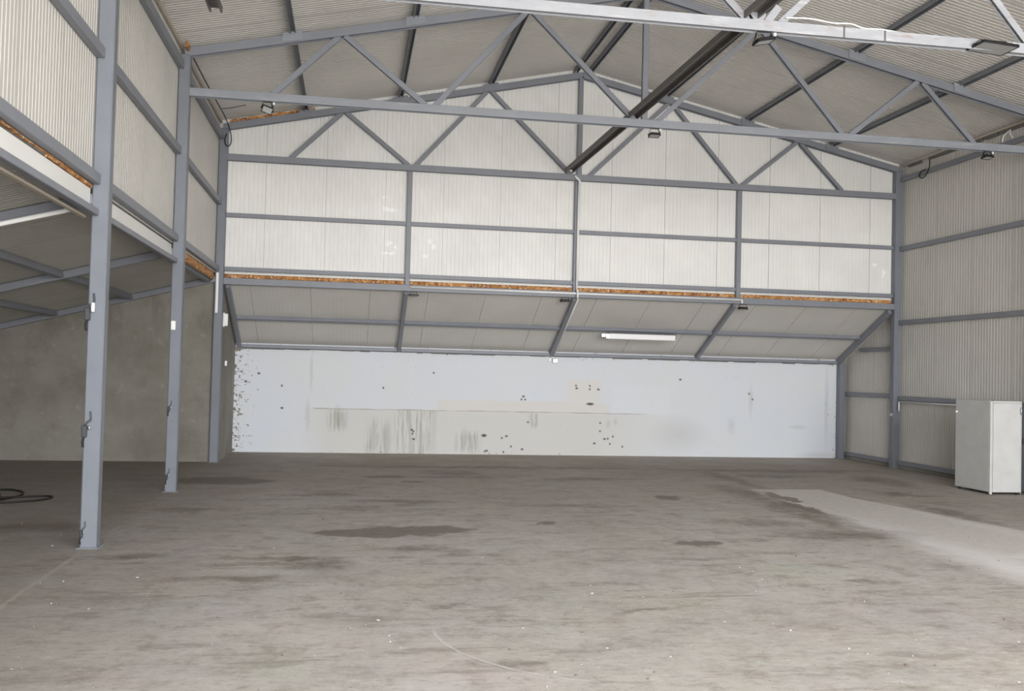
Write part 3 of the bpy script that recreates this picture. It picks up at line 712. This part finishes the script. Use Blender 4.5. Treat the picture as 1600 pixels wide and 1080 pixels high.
flood(1.40, cy3, 4.015, .20, .13, .09, 0, .12, 'left floodlight hanging below the head beam', side=False)
flood(5.02, cy3-.02, 4.015, .22, .13, .09, .1, .0, 'central floodlight below the head beam, beside the white conduit', side=False)
flood(9.53, cy3, 4.015, .22, .13, .11, 0, .12, 'right floodlight hanging below the head beam', side=False)

# ------------------------------------------------------------------ batten lamp
yb = 23.93; zt = lz(yb)-.155
t = thing('batten_lamp', 'long white batten lamp under the sloping lean-to roof', 'lamp', (7.36, yb, zt))
m = MB(); m.box(6.50, 8.24, yb-.12, yb+.09, zt-.17, zt-.03, .015); part(m, 'diffuser', WHITEP, t)
m = MB(); m.box(6.46, 8.26, yb-.10, yb+.08, zt-.035, zt-.005, .005); part(m, 'backplate', DKGREY, t)
m = MB(); m.poly([(6.50, yb-.11, zt-.16), (6.50, yb+.08, zt-.16), (6.50, yb+.08, zt-.04), (6.50, yb-.11, zt-.04)], (-1, 0, 0), .10); m.box(6.30, 6.42, yb-.04, yb+.06, zt-.12, zt-.04); part(m, 'end_cap', GALV, t)

# ------------------------------------------------------------------ conduits and trunking
def cond(pts, r, label, mat=WHITEP, name='conduit', clips=()):
    t = thing(name, label, 'conduit', pts[0]); m = MB()
    for a, b in zip(pts, pts[1:]): m.cyl(a, b, r, 10)
    part(m, 'tube', mat, t)
    for c in clips:
        m = MB(); m.box(c[0]-.02, c[0]+.02, c[1]-.02, c[1]+.02, c[2]-.02, c[2]+.02, .004); part(m, 'clip', mat, t)
    return t
yf = Y3-.02
cond([(1.32, yf, 4.11), (9.46, yf, 4.11), (9.46, yf, 4.02)], .024, 'long white conduit running level along the head beam', clips=[(x, yf+.005, 4.11) for x in (1.34, 3.3, 5.34, 7.3, 9.44)])
cond([(5.17, Y3-.04, 6.93), (5.29, Y3-.035, 6.82), (5.29, Y3+.03, 6.76), (5.29, Y3+.03, 4.20), (5.29, yf-.055, 4.17), (5.29, yf-.055, 4.0)], .026, 'white conduit dropping down the centre gable post')
x = 5.34
cond([(x, Y3+.05, lz(Y3+.05)-.128), (x, Y4-.12, lz(Y4-.12)-.128)], .014, 'thin pale conduit along the central lean-to rafter')
m = MB(); m.box(5.20, 5.28, Y4-.05, Y4-.001, 2.50, 2.58, .006); tag(m.build('socket_box', WHITEP), 'small white box where the central rafter meets the whitewashed wall', 'box')
m = MB(); m.box(5.31, 5.45, Y4-.07, Y4-.001, 2.46, 2.58, .01); tag(m.build('junction_box', GALV), 'small grey junction box on the whitewashed wall below the central rafter', 'box')
a = (-3.30, Y1-.035, arz(-3.30)-.088); b = (-8.4, Y1-.035, arz(-8.4)-.088)
cond([a, b], .029, 'bright white conduit along the nearest annex rafter')
m = MB(); m.box(-3.045, -2.99, Y3-.03, Y3-.001, 3.36, 4.27, .004); tag(m.build('trunking', WHITEP), 'white cable trunking down the farthest left column', 'trunking')
m = MB(); m.box(XL+.03, XL+.10, Y3+.20, Y3+.26, 3.08, 3.36, .01)
m.box(XL-.0, XL+.03, Y3+.19, Y3+.27, 3.06, 3.38, .003); tag(m.build('switch_box', WHITEP), 'slim white switch box beside the farthest left column', 'box')
m = MB(); m.box(XL+.0, XL+.05, Y3+.7, Y3+.76, 2.17, 2.29, .006); tag(m.build('wall_switch', WHITEP), 'tiny white switch on the short concrete side wall', 'switch')
m = MB(); m.box(-3.06, -2.98, Y2-.05, Y2-.001, 2.77, 2.93, .012); m.cyl((-3.03, Y2-.05, 2.88), (-3.03, Y2-.08, 2.88), .02); m.cyl((-3.01, Y2-.05, 2.81), (-3.01, Y2-.07, 2.81), .015)
tag(m.build('junction_box', WHITEP), 'white junction box on the middle left column', 'box')
rc = CR-.12
cond([(rc, Y3-.12, 1.45), (rc, Y3-.12, 1.69), (rc, 18.6, 1.69)], .018, 'white conduit running under the lower girt of the right wall')
m = MB(); m.box(XR-.03, XR+.0, Y3+.02, Y3+.11, 1.31, 1.39, .006); m.box(XR-.045, XR-.03, Y3+.04, Y3+.09, 1.33, 1.35)
tag(m.build('socket_box', GALV), 'small grey socket on the far right corner column', 'box')

# fittings on the two near columns
def fitting(x, y, z, s, label, white):
    t = thing('wire_holder', label, 'bracket', (x, y, z), 'wire fittings on the left columns')
    m = MB(); m.tube([(x-.03*s, y+.02, z), (x-.03*s, y-.05*s, z+.02*s), (x, y-.06*s, z+.07*s), (x+.03*s, y-.03, z+.10*s), (x+.02*s, y-.02, z+.20*s)], .010*s, 8); m.box(x-.07*s, x-.01*s, y-.07*s, y, z-.12*s, z+.03*s, .01)
    part(m, 'bracket', DKGREY, t)
    m = MB(); m.tube([(x-.04*s, y-.04, z-.10*s), (x-.055*s, y-.04, z-.17*s), (x-.05*s, y-.03, z-.24*s)], .014*s, 8); part(m, 'wire_tail', RUBBER, t)
    m = MB(); m.cyl((x+.02*s, y-.05, z-.02*s), (x+.02*s, y-.05, z+(.09*s if white else .02*s)), .022*s if white else .016*s, 12); part(m, 'insulator', WHITEP if white else GALV, t)
    return t
fitting(-3.03, Y1, 2.80, 1.0, 'metal bracket with white insulator high on the nearest left column', True)
fitting(-3.02, Y1, 1.42, .95, 'dark hooked bracket at half height on the nearest left column', False)
fitting(-3.03, Y1, .20, .6, 'small bent scrap of metal near the foot of the nearest left column', False)
fitting(-3.02, Y2, 1.44, .6, 'small hook at half height on the middle left column', False)
fitting(-3.02, Y2, .28, .6, 'small bright hook near the foot of the middle left column', False)

# ------------------------------------------------------------------ loose cables
def cable(pts, r, label, mat, smooth=8, name='cable'):
    m = MB(); m.tube(pts, r, 8, smooth); return tag(m.build(name, mat), label, 'cable')
ey = zr(XL)
cable([(XL-.02, Y2+.25, 7.62), (XL-.0, 19.5, 7.60), (XL+.03, 21.6, 7.60), (XL+.06, Y3-.1, 7.45), (XL+.08, Y3-.06, 7.25), (XL+.03, Y3-.05, 7.14), (XL-.04, Y3-.05, 7.17), (XL-.06, Y3-.05, 7.28), (XL-.03, Y3-.03, 7.42)], .012, 'black cable along the left eaves ending in a loop at the corner column', RUBBER)
cable([(XL+.02, 21.2, 7.66), (XL+.20, 21.3, 7.72), (XL+.50, 21.3, 7.80)], .008, 'short stray wires under the far left roof corner', RUBBER)
cable([(5.62, Y1+.02, 7.04), (5.95, Y1+.0, 7.05), (6.3, Y1+.0, 7.02), (6.55, Y1, 7.03), (6.75, Y1, 6.985), (7.0, Y1, 6.99), (7.3, Y1+.05, 6.99)], .011, 'thin white cable sagging along the top of the nearest pale chord', WHITEP)
cable([(rx-.02, 21.25, 7.58), (rx-.05, 21.22, 7.40), (rx-.06, 21.35, 7.22), (rx-.06, 21.52, 7.19), (rx-.06, 21.62, 7.28), (rx-.05, 21.50, 7.37), (rx-.04, 21.35, 7.36)], .014, 'black cable loop hanging over the eaves girt of the right wall', RUBBER)
cable([(rx-.02, 18.40, 7.60), (rx-.06, 18.52, 7.50), (rx-.06, 18.55, 7.38)], .012, 'pale cable tail hanging from the right eaves near the picture edge', WHITEP)
cable([(rx-.05, 18.32, 7.60), (rx-.08, 18.28, 7.50), (rx-.08, 18.20, 7.40)], .011, 'second pale cable tail, forked away from the first at the right eaves', WHITEP)
# coil on the annex floor
m = MB(); pts = []
for i in range(90):
    a = i*.42; r = .34+.05*math.sin(i*1.7)
    pts.append((-5.75+r*math.cos(a)*1.0, 16.25+r*math.sin(a)*.85, .02+.012*(i//15)))
m.tube(pts, .015, 6, 2)
m.tube([(-6.2, 17.15, .02), (-5.6, 17.35, .02), (-5.25, 17.0, .02), (-5.18, 16.5, .02), (-5.4, 15.9, .02), (-5.9, 15.6, .02)], .015, 8, 8)
m.tube([(-5.8, 16.05, .03), (-5.15, 16.42, .02), (-4.75, 16.55, .02), (-4.62, 16.36, .02), (-4.72, 16.06, .02), (-5.1, 15.80, .02), (-5.6, 15.68, .02), (-6.2, 15.75, .02)], .015, 8, 8)
tag(m.build('hose_coil', RUBBER), 'coil of thin black hose lying on the annex floor at the left picture edge', 'hose')

# ------------------------------------------------------------------ cabinets by the right wall
cx0, cx1, cya, cyb, ch = 12.53, 13.23, 17.30, 18.42, 1.86
t = thing('white_cabinet', 'tall white metal cabinet standing free near the right wall', 'cabinet', ((cx0+cx1)/2, (cya+cyb)/2, 0))
m = MB(); m.box(cx0, cx1, cya+.035, cyb, .05, ch, .012)
m.box(cx0, cx0+.055, cya, cya+.04, .01, ch-.015, .006); m.box(cx1-.02, cx1, cya+.01, cya+.04, .03, ch-.01, .005); m.box(cx0+.055, cx1-.02, cya+.01, cya+.04, ch-.035, ch, .005)
part(m, 'body', ENAMEL, t)
m = MB(); m.box(cx0+.068, cx1-.026, cya+.006, cya+.034, .05, ch-.045, .006)
d = part(m, 'door', ENAMEL, t)
m = MB(); m.tube([(cx1-.03, cya+.0, 1.73), (cx1-.045, cya-.03, 1.71), (cx1-.045, cya-.03, 1.62), (cx1-.03, cya+.0, 1.60)], .010, 8, 5)
L = t.location/K
for v in m.b.verts: v.co -= L
hd = m.build('handle', GALV, d)
for fx in (cx0+.06, cx1-.06):
    for fy in (cya+.08, cyb-.08):
        m = MB(); m.cyl((fx, fy, 0), (fx, fy, .055), .025, 12); part(m, 'foot', BLACKM, t)
m = MB(); m.cyl((cx0-.035, cyb-.05, 1.60), (cx0+.01, cyb-.05, 1.60), .022, 12); part(m, 'hinge_pin', WHITEP, t)
t = thing('grey_cabinet', 'dark grey metal cabinet squeezed between the white cabinet and the wall', 'cabinet', (13.45, 17.9, 0))
m = MB(); m.box(13.27, 13.66, 17.45, 18.5, .04, 1.80, .01); part(m, 'body', DKGREY, t)
m = MB(); m.box(13.28, 13.65, 17.42, 17.45, .07, 1.74, .006); part(m, 'door', DKGREY, t)
m = MB(); m.box(13.30, 13.34, 17.40, 17.425, 1.0, 1.12, .004); part(m, 'handle', BLACKM, t)
for fx in (13.31, 13.62):
    for fy in (17.5, 18.45):
        m = MB(); m.cyl((fx, fy, 0), (fx, fy, .045), .02, 10); part(m, 'foot', BLACKM, t)

# ------------------------------------------------------------------ dark stub up in the near left roof
m = MB(); m.channel((-1.98, 8.0, ZC1+.012), (-1.95, 13.52, ZC1+.012), .17, .08)
tag(m.build('cable_channel', DARK), 'end of a dark channel sticking into view at the top left picture edge', 'channel')

# ------------------------------------------------------------------ crumbs of rubble on the near floor
random.seed(11); b = bmesh.new()
for i in range(420):
    y = 5.5+random.random()**1.6*9; x = -y*.45+random.random()*y*1.25
    r = random.choice((.005, .006, .008, .011)) * (1.6 if random.random() < .05 else 1)
    res = bmesh.ops.create_icosphere(b, subdivisions=1, radius=r)
    sc = (random.uniform(.7, 2.0), random.uniform(.6, 1.4), random.uniform(.3, .6)); rot = Matrix.Rotation(random.random()*6.28, 3, 'Z')
    for v in res['verts']:
        v.co = rot @ V((v.co.x*sc[0], v.co.y*sc[1], v.co.z*sc[2]))+V((x, y, r*sc[2]*.7))
m = MB(); m.merge(b)
RUB = NT('rubble'); RUB.set(RUB.mix(RUB.rng(RUB.noise(2.3, detail=1), .42, .56), (0.16, 0.14, 0.12), (0.58, 0.56, 0.53)), .9)
tag(m.build('rubble_crumbs', RUB.m), 'crumbs of rubble scattered over the near concrete floor', 'rubble', kind='stuff')
